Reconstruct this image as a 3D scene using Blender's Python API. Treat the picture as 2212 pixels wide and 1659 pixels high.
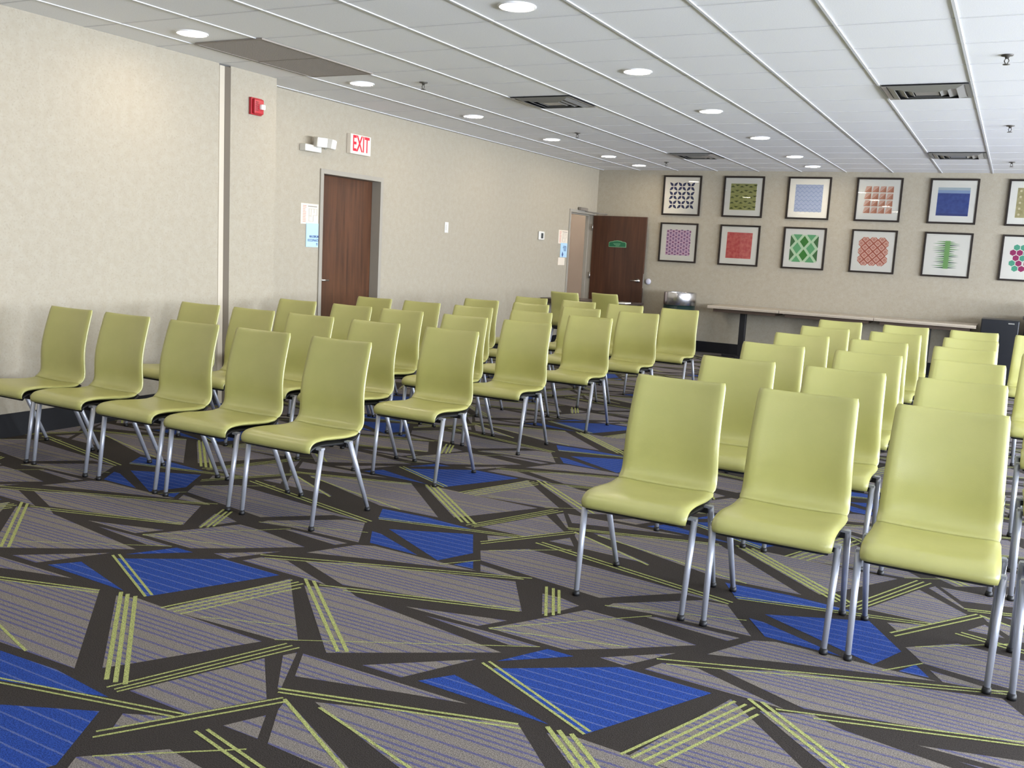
import bpy, bmesh, math, random
from mathutils import Vector, Matrix
random.seed(7)
PI = math.pi
sc = bpy.context.scene
C = sc.collection
for o in list(bpy.data.objects): bpy.data.objects.remove(o)

# ------------------------------------------------------------------ camera
cam_d = bpy.data.cameras.new('camera'); cam = bpy.data.objects.new('camera', cam_d); C.objects.link(cam)
F_PX = 2017.71; PITCH = 0.142694; ROLL = 0.053885; YAW = 0.485912
cam_d.sensor_width = 36; cam_d.lens = F_PX / 2212 * 36; cam_d.clip_start = 0.05; cam_d.clip_end = 100
fw = Vector((-math.sin(YAW)*math.cos(PITCH), math.cos(YAW)*math.cos(PITCH), -math.sin(PITCH)))
rt = Vector((math.cos(YAW), math.sin(YAW), 0)); up = rt.cross(fw)
c_, s_ = math.cos(ROLL), math.sin(ROLL)
R_ = rt*c_ + up*s_; U_ = -rt*s_ + up*c_
m = Matrix((( R_.x, U_.x, -fw.x, 5.9823), (R_.y, U_.y, -fw.y, 0.0), (R_.z, U_.z, -fw.z, 1.383), (0, 0, 0, 1)))
cam.matrix_world = m
sc.camera = cam

# ------------------------------------------------------------------ look and light
sc.view_settings.view_transform = 'Standard'; sc.view_settings.look = 'None'
sc.view_settings.gamma = 1; sc.view_settings.use_curve_mapping = False
sc.view_settings.exposure = 0.62
w = bpy.data.worlds.new('sky'); sc.world = w; w.use_nodes = True
w.node_tree.nodes['Background'].inputs[0].default_value = (0.62, 0.75, 1, 1)
w.node_tree.nodes['Background'].inputs[1].default_value = 1.0
H = 2.70; D = 13.885; W = 11.56; YN = -4.0; X1 = 0.3175
LAMP = 52.0           # emission of the downlight lenses
DAY = 360.0            # watts of daylight per window
WIN = [(-3.0, -0.6), (0.2, 2.6), (3.4, 5.8), (6.6, 9.0), (9.8, 12.2)]   # window openings along the right wall
WZ = (0.75, 2.25)
for i, (a, b) in enumerate(WIN):
    ld = bpy.data.lights.new('daylight', 'AREA'); ld.shape = 'RECTANGLE'; ld.size = b-a; ld.size_y = WZ[1]-WZ[0]
    ld.energy = DAY*(.5 if i == 0 else 1.05); ld.color = (0.80, 0.88, 1.0)
    lo = bpy.data.objects.new('daylight', ld); C.objects.link(lo)
    lo.location = (W+0.22, (a+b)/2, (WZ[0]+WZ[1])/2); lo.rotation_euler = (0, PI/2, 0)
    lo.rotation_euler = Matrix(((0,0,1),(1,0,0),(0,1,0))).to_euler()   # local -Z looks to -X
for i, (a, b) in enumerate(WIN):        # added unseen lamps outside, aimed up to brighten the ceiling
    ld = bpy.data.lights.new('ceiling_fill', 'AREA'); ld.shape = 'RECTANGLE'; ld.size = b-a; ld.size_y = 1.6
    ld.energy = DAY*.9; ld.color = (0.86, 0.90, 1.0)
    lo = bpy.data.objects.new('ceiling_fill', ld); C.objects.link(lo)
    lo.location = (W+1.3, (a+b)/2, 0.35); d_ = Vector((-1.0, 0, .42)).normalized()
    lo.rotation_euler = d_.to_track_quat('-Z', 'Y').to_euler()
    ld.size, ld.size_y = 1.4, b-a if abs((lo.rotation_euler.to_matrix() @ Vector((0, 1, 0))).y) > .7 else b-a
WINN = [(7.3, 8.7), (9.4, 10.8)]        # unseen windows added behind the viewer to light the chair fronts
for i, (a, b) in enumerate(WINN):
    ld = bpy.data.lights.new('daylight', 'AREA'); ld.shape = 'RECTANGLE'; ld.size = b-a; ld.size_y = WZ[1]-WZ[0]  # added light behind the viewer for highlights on the right chairs
    ld.energy = DAY*(.15 if i == 0 else .05); ld.color = (0.80, 0.88, 1.0)
    lo = bpy.data.objects.new('daylight', ld); C.objects.link(lo)
    lo.location = ((a+b)/2, YN-0.22, (WZ[0]+WZ[1])/2); lo.rotation_euler = (PI/2, 0, 0)   # shines along +Y

# ------------------------------------------------------------------ helpers
def lin(c):
    f = lambda v: v/12.92 if v <= 0.04045 else ((v+0.055)/1.055)**2.4
    return (f(c[0]/255), f(c[1]/255), f(c[2]/255), 1)
MATS = {}
def mat(name, col, rough=0.6, metal=0.0, emit=None, estr=0.0, noise=None, bump=0.0, bscale=200.0, coat=0.0, spec=0.5, alpha=None):
    """col is sRGB 0-255; noise=(scale, second colour) mottles it."""
    if name in MATS: return MATS[name]
    m = bpy.data.materials.new(name); m.use_nodes = True; nt = m.node_tree
    b = nt.nodes['Principled BSDF']
    b.inputs['Base Color'].default_value = lin(col); b.inputs['Roughness'].default_value = rough
    b.inputs['Metallic'].default_value = metal; b.inputs['Coat Weight'].default_value = coat
    b.inputs['Specular IOR Level'].default_value = spec
    if emit: b.inputs['Emission Color'].default_value = lin(emit); b.inputs['Emission Strength'].default_value = estr
    if noise or bump:
        tc = nt.nodes.new('ShaderNodeTexCoord')
    if noise:
        n = nt.nodes.new('ShaderNodeTexNoise'); n.inputs['Scale'].default_value = noise[0]; n.inputs['Detail'].default_value = 6
        nt.links.new(tc.outputs['Object'], n.inputs['Vector'])
        r = nt.nodes.new('ShaderNodeValToRGB'); r.color_ramp.elements[0].position = .35; r.color_ramp.elements[1].position = .65
        r.color_ramp.elements[0].color = lin(col); r.color_ramp.elements[1].color = lin(noise[1])
        nt.links.new(n.outputs['Fac'], r.inputs[0]); nt.links.new(r.outputs[0], b.inputs['Base Color'])
    if bump:
        n2 = nt.nodes.new('ShaderNodeTexNoise'); n2.inputs['Scale'].default_value = bscale; n2.inputs['Detail'].default_value = 3
        nt.links.new(tc.outputs['Object'], n2.inputs['Vector'])
        bp = nt.nodes.new('ShaderNodeBump'); bp.inputs['Strength'].default_value = bump; bp.inputs['Distance'].default_value = .002
        nt.links.new(n2.outputs['Fac'], bp.inputs['Height']); nt.links.new(bp.outputs[0], b.inputs['Normal'])
    MATS[name] = m; return m

def bx(bm, x0, x1, y0, y1, z0, z1, mi=0):
    vs = [bm.verts.new(p) for p in ((x0,y0,z0),(x1,y0,z0),(x1,y1,z0),(x0,y1,z0),(x0,y0,z1),(x1,y0,z1),(x1,y1,z1),(x0,y1,z1))]
    for f in ((0,3,2,1),(4,5,6,7),(0,1,5,4),(1,2,6,5),(2,3,7,6),(3,0,4,7)):
        fc = bm.faces.new([vs[i] for i in f]); fc.material_index = mi
def lathe(bm, prof, n=32, cx=0, cy=0, cz=0, mi=0, ax='z', smooth=True):
    """prof: list of (radius, height); r=0 closes."""
    rings = []
    def P(r, h, a):
        p = (r*math.cos(a), r*math.sin(a), h)
        if ax == 'x': p = (p[2], p[0], p[1])
        if ax == 'y': p = (p[0], p[2], p[1])
        return (cx+p[0], cy+p[1], cz+p[2])
    for r, h in prof:
        rings.append([bm.verts.new(P(0, h, 0))] if r < 1e-6 else [bm.verts.new(P(r, h, 2*PI*k/n)) for k in range(n)])
    for a, b in zip(rings, rings[1:]):
        for k in range(n):
            q = (k+1) % n
            if len(a) == 1 and len(b) == 1: continue
            if len(a) == 1: f = [a[0], b[k], b[q]]
            elif len(b) == 1: f = [a[k], a[q], b[0]]
            else: f = [a[k], a[q], b[q], b[k]]
            fc = bm.faces.new(f); fc.material_index = mi; fc.smooth = smooth
def tube(bm, p0, p1, r0, r1, n=14, mi=0):
    p0, p1 = Vector(p0), Vector(p1); d = (p1-p0).normalized()
    a = d.orthogonal().normalized(); b = d.cross(a)
    R0 = [bm.verts.new(p0+(a*math.cos(2*PI*k/n)+b*math.sin(2*PI*k/n))*r0) for k in range(n)]
    R1 = [bm.verts.new(p1+(a*math.cos(2*PI*k/n)+b*math.sin(2*PI*k/n))*r1) for k in range(n)]
    for k in range(n):
        f = bm.faces.new([R0[k], R0[(k+1)%n], R1[(k+1)%n], R1[k]]); f.smooth = True; f.material_index = mi
    bm.faces.new(R0[::-1]).material_index = mi; bm.faces.new(R1).material_index = mi
def obj(name, bm, mats, parent=None, bevel=0.0, segs=2, loc=None):
    bmesh.ops.recalc_face_normals(bm, faces=bm.faces)
    me = bpy.data.meshes.new(name); bm.to_mesh(me); bm.free()
    for mm in (mats if isinstance(mats, (list, tuple)) else [mats]): me.materials.append(mm)
    o = bpy.data.objects.new(name, me); C.objects.link(o)
    if bevel:
        md = o.modifiers.new('bevel', 'BEVEL'); md.width = bevel; md.segments = segs; md.limit_method = 'ANGLE'
    if parent: o.parent = parent
    if loc: o.location = loc
    return o
def box_obj(name, dims, mats, parent=None, bevel=0.0):
    bm = bmesh.new(); bx(bm, *dims); return obj(name, bm, mats, parent, bevel)
def tag(o, label=None, cat=None, group=None, kind=None):
    if label: o['label'] = label
    if cat: o['category'] = cat
    if group: o['group'] = group
    if kind: o['kind'] = kind
    return o
def struct(o, label=None, cat=None): return tag(o, label, cat, None, 'structure')
def thing(name, label, cat, loc=(0,0,0), rz=0, group=None):
    o = bpy.data.objects.new(name, None); C.objects.link(o); o.empty_display_size = .1
    o.location = loc; o.rotation_euler = (0, 0, rz); return tag(o, label, cat, group)
def copy_tree(o, parent=None):
    kids = [x for x in CH.get(o.name, [])]
    c = o.copy(); C.objects.link(c)
    if parent: c.parent = parent
    CH[c.name] = []
    for k in kids: CH[c.name].append(copy_tree(k, c))
    return c
CH = {}
def index_tree(root):
    kids = [o for o in bpy.data.objects if o.parent == root]
    CH[root.name] = kids
    for k in kids: index_tree(k)
def ngon(bm, pts, mi=0):
    try:
        f = bm.faces.new([bm.verts.new(p) for p in pts]); f.material_index = mi; return f
    except ValueError: return None
def text_mesh(bm, s, size, place, mi=0, sx=1.0, bold=0.0):
    """letters as faces; place maps (u, v) in the sign's plane to a point"""
    cu = bpy.data.curves.new('t', 'FONT'); cu.body = s; cu.size = size; cu.align_x = 'CENTER'; cu.align_y = 'CENTER'
    cu.offset = bold; cu.resolution_u = 3
    ob = bpy.data.objects.new('t', cu); C.objects.link(ob)
    bpy.context.view_layer.update()
    me = bpy.data.meshes.new_from_object(ob.evaluated_get(bpy.context.evaluated_depsgraph_get()))
    vs = [bm.verts.new(place(v.co.x*sx, v.co.y)) for v in me.vertices]
    for p in me.polygons:
        try: bm.faces.new([vs[i] for i in p.vertices]).material_index = mi
        except ValueError: pass
    bpy.data.objects.remove(ob); bpy.data.meshes.remove(me)

# ------------------------------------------------------------------ materials of the room
def wall_material(name, base, alt, dark):
    m = bpy.data.materials.new(name); m.use_nodes = True; nt = m.node_tree; b = nt.nodes['Principled BSDF']
    b.inputs['Roughness'].default_value = .62; b.inputs['Specular IOR Level'].default_value = .35
    tc = nt.nodes.new('ShaderNodeTexCoord')
    def noise(s, d, r=.6):
        n = nt.nodes.new('ShaderNodeTexNoise'); n.inputs['Scale'].default_value = s; n.inputs['Detail'].default_value = d
        n.inputs['Roughness'].default_value = r; nt.links.new(tc.outputs['Object'], n.inputs['Vector']); return n
    n1 = noise(16, 8, .7); n2 = noise(75, 5, .65)
    r1 = nt.nodes.new('ShaderNodeValToRGB'); e = r1.color_ramp.elements; e[0].position = .38; e[1].position = .62
    e[0].color = lin(base); e[1].color = lin(alt); nt.links.new(n1.outputs['Fac'], r1.inputs[0])
    r2 = nt.nodes.new('ShaderNodeValToRGB'); e = r2.color_ramp.elements; e[0].position = .30; e[1].position = .46
    e[0].color = (0, 0, 0, 1); e[1].color = (1, 1, 1, 1); nt.links.new(n2.outputs['Fac'], r2.inputs[0])
    mx = nt.nodes.new('ShaderNodeMix'); mx.data_type = 'RGBA'; mx.inputs[6].default_value = lin(dark)
    nt.links.new(r2.outputs[0], mx.inputs[0]); nt.links.new(r1.outputs[0], mx.inputs[7]); nt.links.new(mx.outputs[2], b.inputs['Base Color'])
    bp = nt.nodes.new('ShaderNodeBump'); bp.inputs['Strength'].default_value = .35; bp.inputs['Distance'].default_value = .003
    nt.links.new(n2.outputs['Fac'], bp.inputs['Height']); nt.links.new(bp.outputs[0], b.inputs['Normal'])
    return m
M_wall = wall_material('wallpaper', (157,148,130), (162,154,137), (147,138,121))
M_pink = mat('pink_paint', (222,212,204), .8)
M_ceil = mat('ceiling_tile', (236,236,237), .9, noise=(160, (226,226,227)), bump=.4, bscale=350)
M_grid = mat('ceiling_grid_paint', (232,232,232), .5)
M_bars = mat('ceiling_bar_paint', (204,204,205), .6)
M_black = mat('black_vinyl', (22,22,25), .45)
M_base = mat('black_baseboard', (20,20,23), .55, spec=.3)
M_alu = mat('aluminium', (190,188,182), .35, 1.0)
M_chan = mat('brown_channel', (96,86,72), .6)
M_white = mat('white_plastic', (206,203,195), .4)
M_paint = mat('taupe_frame_paint', (150,144,132), .45)
M_chrome = mat('chrome', (215,215,218), .24, 1.0)
M_steel = mat('silver_leg', (178,181,190), .38, .45)
M_glide = mat('black_glide', (14,14,16), .5)
def wood(name, a, b_, scale=(14, 14, 1.0), rough=.35):
    m = bpy.data.materials.new(name); m.use_nodes = True; nt = m.node_tree; b = nt.nodes['Principled BSDF']
    b.inputs['Roughness'].default_value = rough
    tc = nt.nodes.new('ShaderNodeTexCoord'); mp = nt.nodes.new('ShaderNodeMapping'); mp.inputs['Scale'].default_value = scale
    n = nt.nodes.new('ShaderNodeTexNoise'); n.inputs['Scale'].default_value = 1.6; n.inputs['Detail'].default_value = 9; n.inputs['Distortion'].default_value = .6
    r = nt.nodes.new('ShaderNodeValToRGB'); e = r.color_ramp.elements; e[0].position = .3; e[1].position = .72
    e[0].color = lin(a); e[1].color = lin(b_)
    nt.links.new(tc.outputs['Object'], mp.inputs['Vector']); nt.links.new(mp.outputs[0], n.inputs['Vector'])
    nt.links.new(n.outputs['Fac'], r.inputs[0]); nt.links.new(r.outputs[0], b.inputs['Base Color']); return m
M_door = wood('red_brown_veneer', (60,36,21), (92,57,35))
M_door2 = wood('dark_brown_veneer', (56,33,22), (78,48,32))

# ------------------------------------------------------------------ carpet
CARPET = {"GRAY":[[[3.6,2.816],[3.751,2.889],[3.842,2.843],[4.559,2.724],[4.071,2.379]],[[3.35,2.338],[3.503,2.843],[3.93,2.399],[3.856,2.362],[3.477,2.34]],[[3.103,2.321],[3.189,2.348],[3.46,2.336],[3.833,2.324],[3.61,1.95],[3.569,1.891]],[[4.263,2.092],[4.839,2.319],[5.332,1.84],[4.972,1.83]],[[4.227,2.373],[4.515,2.628],[4.383,2.373]],[[4.012,2.33],[4.653,2.342],[4.434,2.285],[4.101,2.188]],[[4.164,2.842],[4.431,2.851],[4.649,2.843],[4.549,2.794]],[[4.053,2.873],[4.44,2.983],[4.376,2.874]],[[3.411,3.041],[3.603,3.153],[4.269,3.371],[4.444,3.095],[4.316,3.063],[3.718,2.913]],[[3.194,2.889],[3.228,2.971],[3.344,3.002],[3.664,2.873],[3.551,2.879]],[[4.86,2.885],[5.07,3.076],[4.995,2.945],[4.952,2.874]],[[3.339,3.134],[3.448,3.354],[3.523,3.391],[4.071,3.383],[3.653,3.247]],[[3.946,3.632],[4.115,3.791],[5.103,3.666],[4.894,3.661],[4.637,3.41],[4.017,3.514]],[[4.141,1.84],[4.199,1.951],[4.271,1.84]],[[3.761,1.835],[3.932,2.232],[4.133,2.025],[4.01,1.833]],[[3.857,1.732],[3.983,1.796],[3.906,1.654]],[[3.967,2.282],[3.99,2.325],[4.118,2.107],[4.114,2.093]],[[4.205,1.996],[4.182,2.058],[4.659,1.818],[4.312,1.836]],[[4.424,3.316],[4.509,3.316],[4.604,3.282],[4.569,3.199],[4.521,3.116]],[[4.42,2.881],[4.51,3.033],[4.647,3.262],[4.798,3.253],[5.112,3.187],[4.898,3.001],[4.731,2.873]],[[4.706,3.388],[4.993,3.639],[5.097,3.654],[5.261,3.388],[4.863,3.376],[4.696,3.341]],[[4.866,3.33],[4.899,3.353],[5.229,3.346],[5.197,3.293]],[[4.042,3.467],[4.287,3.417],[4.088,3.389]]],"BLUE":[[[2.757,2.591],[3.121,2.856],[3.439,2.847],[3.2,2.378]],[[2.612,2.383],[2.686,2.486],[3.088,2.368]],[[4.579,2.654],[4.679,2.843],[4.781,2.841]],[[3.188,3.91],[3.465,3.924],[3.745,3.894],[3.28,3.749]],[[3.423,3.641],[3.793,3.824],[3.937,3.58],[3.862,3.397]],[[3.379,3.564],[3.437,3.557],[3.752,3.402],[3.477,3.416]],[[3.993,3.487],[4.045,3.398],[3.947,3.392]]],"LIME":[[0.014,[2.716,2.616],[3.198,2.376]],[0.014,[2.729,2.638],[3.206,2.4]],[0.02,[3.088,2.355],[3.646,1.845]],[0.02,[3.125,2.355],[3.683,1.848]],[0.02,[3.165,2.357],[3.718,1.855]],[0.014,[5.158,2.332],[5.348,2.836]],[0.014,[5.19,2.332],[5.383,2.835]],[0.014,[5.224,2.334],[5.411,2.83]],[0.014,[5.259,2.333],[5.432,2.792]],[0.018,[3.551,2.879],[4.098,2.407]],[0.018,[3.593,2.88],[4.124,2.425]],[0.011,[3.688,1.812],[3.914,2.36]],[0.011,[3.717,1.816],[3.941,2.358]],[0.011,[3.736,1.81],[3.971,2.359]],[0.011,[3.267,3.766],[4.011,3.947]],[0.011,[3.286,3.746],[3.991,3.919]],[0.012,[3.88,1.625],[4.168,2.059]],[0.012,[3.898,1.6],[4.189,2.042]],[0.016,[4.177,2.054],[4.66,1.8]],[0.014,[4.296,2.073],[5.1,1.835]],[0.009,[3.977,1.537],[4.285,1.783]],[0.014,[4.1,1.775],[5.1,1.545]],[0.014,[4.12,1.8],[5.11,1.572]],[0.014,[4.117,2.096],[4.839,2.319]],[0.012,[4.131,2.077],[4.858,2.3]],[0.012,[3.642,2.857],[4.427,3.109]],[0.012,[3.756,2.864],[4.437,3.09]],[0.012,[3.201,2.991],[4.31,3.447]],[0.01,[3.243,2.971],[4.286,3.415]],[0.007,[3.859,2.359],[4.649,2.843]],[0.007,[3.509,2.355],[3.838,2.489]],[0.016,[4.403,3.396],[4.541,3.109]],[0.016,[4.435,3.395],[4.562,3.131]],[0.016,[4.463,3.391],[4.573,3.16]],[0.008,[4.418,2.88],[4.881,3.354]],[0.008,[4.423,2.876],[4.91,3.025]],[0.009,[4.687,3.345],[5.207,3.533]],[0.009,[3.896,3.361],[4.015,3.513]]]}
RX, RY = 1.829, 2.12
def carpet_mat(name, base, line=None, speck=None, per=.042, wid=.34):
    m = bpy.data.materials.new(name); m.use_nodes = True; nt = m.node_tree; b = nt.nodes['Principled BSDF']
    b.inputs['Roughness'].default_value = .95; b.inputs['Specular IOR Level'].default_value = .15
    N, L = nt.nodes.new, nt.links.new
    tc = N('ShaderNodeTexCoord'); n = N('ShaderNodeTexNoise'); n.inputs['Scale'].default_value = 260; n.inputs['Detail'].default_value = 2
    L(tc.outputs['Object'], n.inputs['Vector'])
    r = N('ShaderNodeValToRGB'); e = r.color_ramp.elements; e[0].position = .38; e[1].position = .62
    e[0].color = lin(speck or [v*.8 for v in base]); e[1].color = lin([min(255, v*1.12) for v in base]); L(n.outputs['Fac'], r.inputs[0])
    out = r.outputs[0]
    if line:
        sx = N('ShaderNodeSeparateXYZ'); L(tc.outputs['Object'], sx.inputs[0])
        def mth(op, a, b_=None):
            q = N('ShaderNodeMath'); q.operation = op
            for i, v in enumerate((a, b_)):
                if v is None: continue
                if isinstance(v, (int, float)): q.inputs[i].default_value = v
                else: L(v, q.inputs[i])
            return q.outputs[0]
        n3 = N('ShaderNodeTexNoise'); n3.inputs['Scale'].default_value = 90; L(tc.outputs['Object'], n3.inputs['Vector'])
        y = mth('ADD', sx.outputs[1], mth('MULTIPLY', n3.outputs['Fac'], .006))
        def stripes(p, wd, ph):
            fr = mth('FRACT', mth('ADD', mth('DIVIDE', y, p), ph)); return mth('LESS_THAN', fr, wd)
        s1 = stripes(per, wid, 0.0)
        # closer set lines in every third band
        band = mth('LESS_THAN', mth('FRACT', mth('DIVIDE', y, per*4)), .5)
        s2 = mth('MULTIPLY', stripes(per, wid, .5), band)
        fac = mth('MAXIMUM', s1, s2) if wid > .15 else s1
        n4 = N('ShaderNodeTexNoise'); n4.inputs['Scale'].default_value = 180; L(tc.outputs['Object'], n4.inputs['Vector'])
        fac = mth('MULTIPLY', fac, mth('MINIMUM', mth('MULTIPLY', n4.outputs['Fac'], 1.5), 1.0))
        mx = N('ShaderNodeMix'); mx.data_type = 'RGBA'; L(fac, mx.inputs[0]); L(out, mx.inputs[6]); mx.inputs[7].default_value = lin(line)
        out = mx.outputs[2]
    L(out, b.inputs['Base Color'])
    bp = N('ShaderNodeBump'); bp.inputs['Strength'].default_value = .5; bp.inputs['Distance'].default_value = .003
    L(n.outputs['Fac'], bp.inputs['Height']); L(bp.outputs[0], b.inputs['Normal']); return m
K_dark = carpet_mat('carpet_charcoal', (56,51,47))
K_gray = carpet_mat('carpet_taupe', (124,117,109), line=(74,76,122), per=.054, wid=.18)
K_blue = carpet_mat('carpet_blue', (39,67,138), line=(92,104,146), per=.05, wid=.13)
K_lime = carpet_mat('carpet_lime', (158,163,100))
def clip(P, x0, x1, y0, y1):
    for ax, lim, sgn in ((0, x0, 1), (0, x1, -1), (1, y0, 1), (1, y1, -1)):
        out = []
        for a, b in zip(P, P[1:]+P[:1]):
            da, db = sgn*(a[ax]-lim), sgn*(b[ax]-lim)
            if da >= 0: out.append(a)
            if (da >= 0) != (db >= 0):
                t = da/(da-db); out.append((a[0]+(b[0]-a[0])*t, a[1]+(b[1]-a[1])*t))
        P = out
        if len(P) < 3: return []
    return P
bm = bmesh.new()
bx(bm, -2.2, W+.1, YN-.1, D+.1, -.12, 0, 0)
def lay(P, z, mi):
    xs = [p[0] for p in P]; ys = [p[1] for p in P]
    for i in range(-4, 6):
        for j in range(-4, 8):
            dx, dy = i*RX, j*RY
            if max(xs)+dx < 0 or min(xs)+dx > W or max(ys)+dy < YN or min(ys)+dy > D: continue
            Q = clip([(x+dx, y+dy) for x, y in P], 0, W, YN, D)
            if len(Q) >= 3: ngon(bm, [(x, y, z) for x, y in Q], mi)
for P in CARPET['GRAY']: lay([tuple(p) for p in P], .0004, 1)
for P in CARPET['BLUE']: lay([tuple(p) for p in P], .0006, 2)
for k, (wd, a, b) in enumerate(CARPET['LIME']):
    d = Vector((b[0]-a[0], b[1]-a[1])).normalized(); n = Vector((-d.y, d.x))*wd*.38
    lay([(a[0]+n.x, a[1]+n.y), (b[0]+n.x, b[1]+n.y), (b[0]-n.x, b[1]-n.y), (a[0]-n.x, a[1]-n.y)], .0008+.00001*k, 3)
for f in bm.faces:
    if f.calc_center_median().z > 0 and f.normal.z < 0: f.normal_flip()
me = bpy.data.meshes.new('floor'); bm.normal_update()
for f in bm.faces:
    if f.calc_center_median().z > 0 and f.normal.z < 0: f.normal_flip()
bm.to_mesh(me); bm.free()
for mm in (K_dark, K_gray, K_blue, K_lime): me.materials.append(mm)
floor = bpy.data.objects.new('floor', me); C.objects.link(floor)
struct(floor, 'charcoal carpet with taupe and blue shards and lime green lines', 'floor')

# ------------------------------------------------------------------ walls
D1 = (7.20, 8.13, 2.015)     # near door opening: y from, y to, head height
D2 = (12.90, 13.76, 1.995)   # far door opening
bm = bmesh.new()
bx(bm, -.2, X1, YN, 5.553, 0, H); bx(bm, -.2, .262, 5.553, 5.674, 0, H); bx(bm, -.2, X1, 5.674, 6.20, 0, H)
bx(bm, -.2, 0, 6.20, D1[0], 0, H); bx(bm, -.2, 0, D1[0], D1[1], D1[2], H); bx(bm, -.2, 0, D1[1], 10.5, 0, H); bx(bm, -.12, 0, 10.5, D2[0], 0, H)
bx(bm, -.12, 0, D2[0], D2[1], D2[2], H); bx(bm, -.12, 0, D2[1], D, 0, H)
struct(obj('wall_left', bm, M_wall), 'mottled beige papered wall with two doors and a shallow projecting pier', 'wall')
struct(box_obj('wall_far', (-.12, W+.15, D, D+.15, 0, H), M_wall), 'beige papered end wall hung with framed prints', 'wall')
bm = bmesh.new(); xs_ = [-.12] + [v for p in WINN for v in p] + [W+.15]
for k in range(0, len(xs_), 2): bx(bm, xs_[k], xs_[k+1], YN-.15, YN, 0, H)
for a, b in WINN: bx(bm, a, b, YN-.15, YN, 0, WZ[0]); bx(bm, a, b, YN-.15, YN, WZ[1], H)
struct(obj('wall_near', bm, mat('dark_unseen_wall', (104,88,72), .6)), 'unseen wall behind the viewer, made dark brown to cut bounced light', 'wall')  # unseen; dark tone chosen to lessen bounce onto the chair fronts
bm = bmesh.new()
ys = [YN] + [v for p in WIN for v in p] + [D]
for k in range(0, len(ys), 2): bx(bm, W, W+.15, ys[k], ys[k+1], 0, H)
for a, b in WIN: bx(bm, W, W+.15, a, b, 0, WZ[0]); bx(bm, W, W+.15, a, b, WZ[1], H)
struct(obj('wall_right', bm, M_wall), 'beige papered wall with a row of windows', 'wall')
bm = bmesh.new()
bx(bm, -1.5, -1.35, 11.5, 15.2, 0, H)
bx(bm, -1.5, -.12, 11.35, 11.5, 0, H); bx(bm, -1.5, -.12, 15.2, 15.35, 0, H); bx(bm, -.12, -.0, D+.15, 15.2, 0, H)
struct(obj('wall_corridor', bm, M_pink), 'pink painted corridor wall seen through the open door', 'wall')
bm = bmesh.new(); bx(bm, -2.2, -.125, 11.35, 15.35, H, H+.1); bx(bm, -2.2, 0, D+.1, 15.35, -.12, 0)
struct(obj('trim_1', bm, M_ceil), 'corridor ceiling and landing beyond the open door', 'trim')
M_glass = bpy.data.materials.new('window_glass'); M_glass.use_nodes = True
nt = M_glass.node_tree; nt.nodes.clear()
o_ = nt.nodes.new('ShaderNodeOutputMaterial'); mxs = nt.nodes.new('ShaderNodeMixShader'); tr = nt.nodes.new('ShaderNodeBsdfTransparent')
gl = nt.nodes.new('ShaderNodeBsdfGlossy'); gl.inputs['Roughness'].default_value = .02; mxs.inputs[0].default_value = .06
nt.links.new(tr.outputs[0], mxs.inputs[1]); nt.links.new(gl.outputs[0], mxs.inputs[2]); nt.links.new(mxs.outputs[0], o_.inputs[0])
for i, (a, b) in enumerate(WIN):
    bm = bmesh.new()
    for (p, q, r, s) in ((a, b, WZ[0], WZ[0]+.05), (a, b, WZ[1]-.05, WZ[1]), (a, a+.05, WZ[0]+.05, WZ[1]-.05), (b-.05, b, WZ[0]+.05, WZ[1]-.05), ((a+b)/2-.025, (a+b)/2+.025, WZ[0]+.05, WZ[1]-.05)):
        bx(bm, W+.02, W+.08, p, q, r, s)
    wn = struct(obj('window_%d' % (i+1), bm, M_white), 'white framed window in the right wall', 'window')
    box_obj('pane', (W+.045, W+.051, a+.05, b-.05, WZ[0]+.05, WZ[1]-.05), M_glass, wn)

for i, (a, b) in enumerate(WINN):
    bm = bmesh.new()
    for (p, q, r, s) in ((a, b, WZ[0], WZ[0]+.05), (a, b, WZ[1]-.05, WZ[1]), (a, a+.05, WZ[0]+.05, WZ[1]-.05), (b-.05, b, WZ[0]+.05, WZ[1]-.05)):
        bx(bm, p, q, YN-.08, YN-.02, r, s)
    wn = struct(obj('window_%d' % (i+6), bm, M_white), 'white framed window added in the unseen wall behind the viewer', 'window')
    box_obj('pane', (a+.05, b-.05, YN-.051, YN-.045, WZ[0]+.05, WZ[1]-.05), M_glass, wn)

# ceiling with its grid of bars
PX, PY, GX, GY = .6096, .6035, 1.2871, 4.345
struct(box_obj('ceiling', (-.12, W+.15, YN-.15, D+.15, H, H+.12), M_ceil), 'white lay-in tile ceiling', 'ceiling')
bm = bmesh.new()
i = -2
while GX+i*PX < W:
    x = GX+i*PX
    if x > .02: bx(bm, x-.008, x+.008, YN, D, H-.0058, H+.001)
    i += 1
j = -14
while GY+j*PY < D:
    y = GY+j*PY
    if y > YN: bx(bm, 0.0, W, y-.006, y+.006, H-.0022, H+.001)
    j += 1
struct(obj('trim_2', bm, M_bars), 'white metal grid bars of the tiled ceiling', 'trim')
# baseboards
bm = bmesh.new(); bx(bm, X1, X1+.012, YN, 5.553, 0, .155); bx(bm, X1, X1+.012, 5.674, 6.212, 0, .155); bx(bm, 0, X1+.012, 6.20, 6.212, 0, .155)
bx(bm, 0, .012, 6.212, D1[0]-.05, 0, .155); bx(bm, 0, .012, D1[1]+.05, D2[0]-.05, 0, .155)
struct(obj('baseboard_left', bm, M_base), 'black baseboard along the left wall', 'baseboard')
struct(box_obj('baseboard_far', (0, W, D-.012, D, 0, .16), M_base), 'black baseboard along the end wall', 'baseboard')
struct(box_obj('baseboard_right', (W-.012, W, YN, D-.012, 0, .155), M_base), 'black baseboard along the right wall', 'baseboard')
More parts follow.
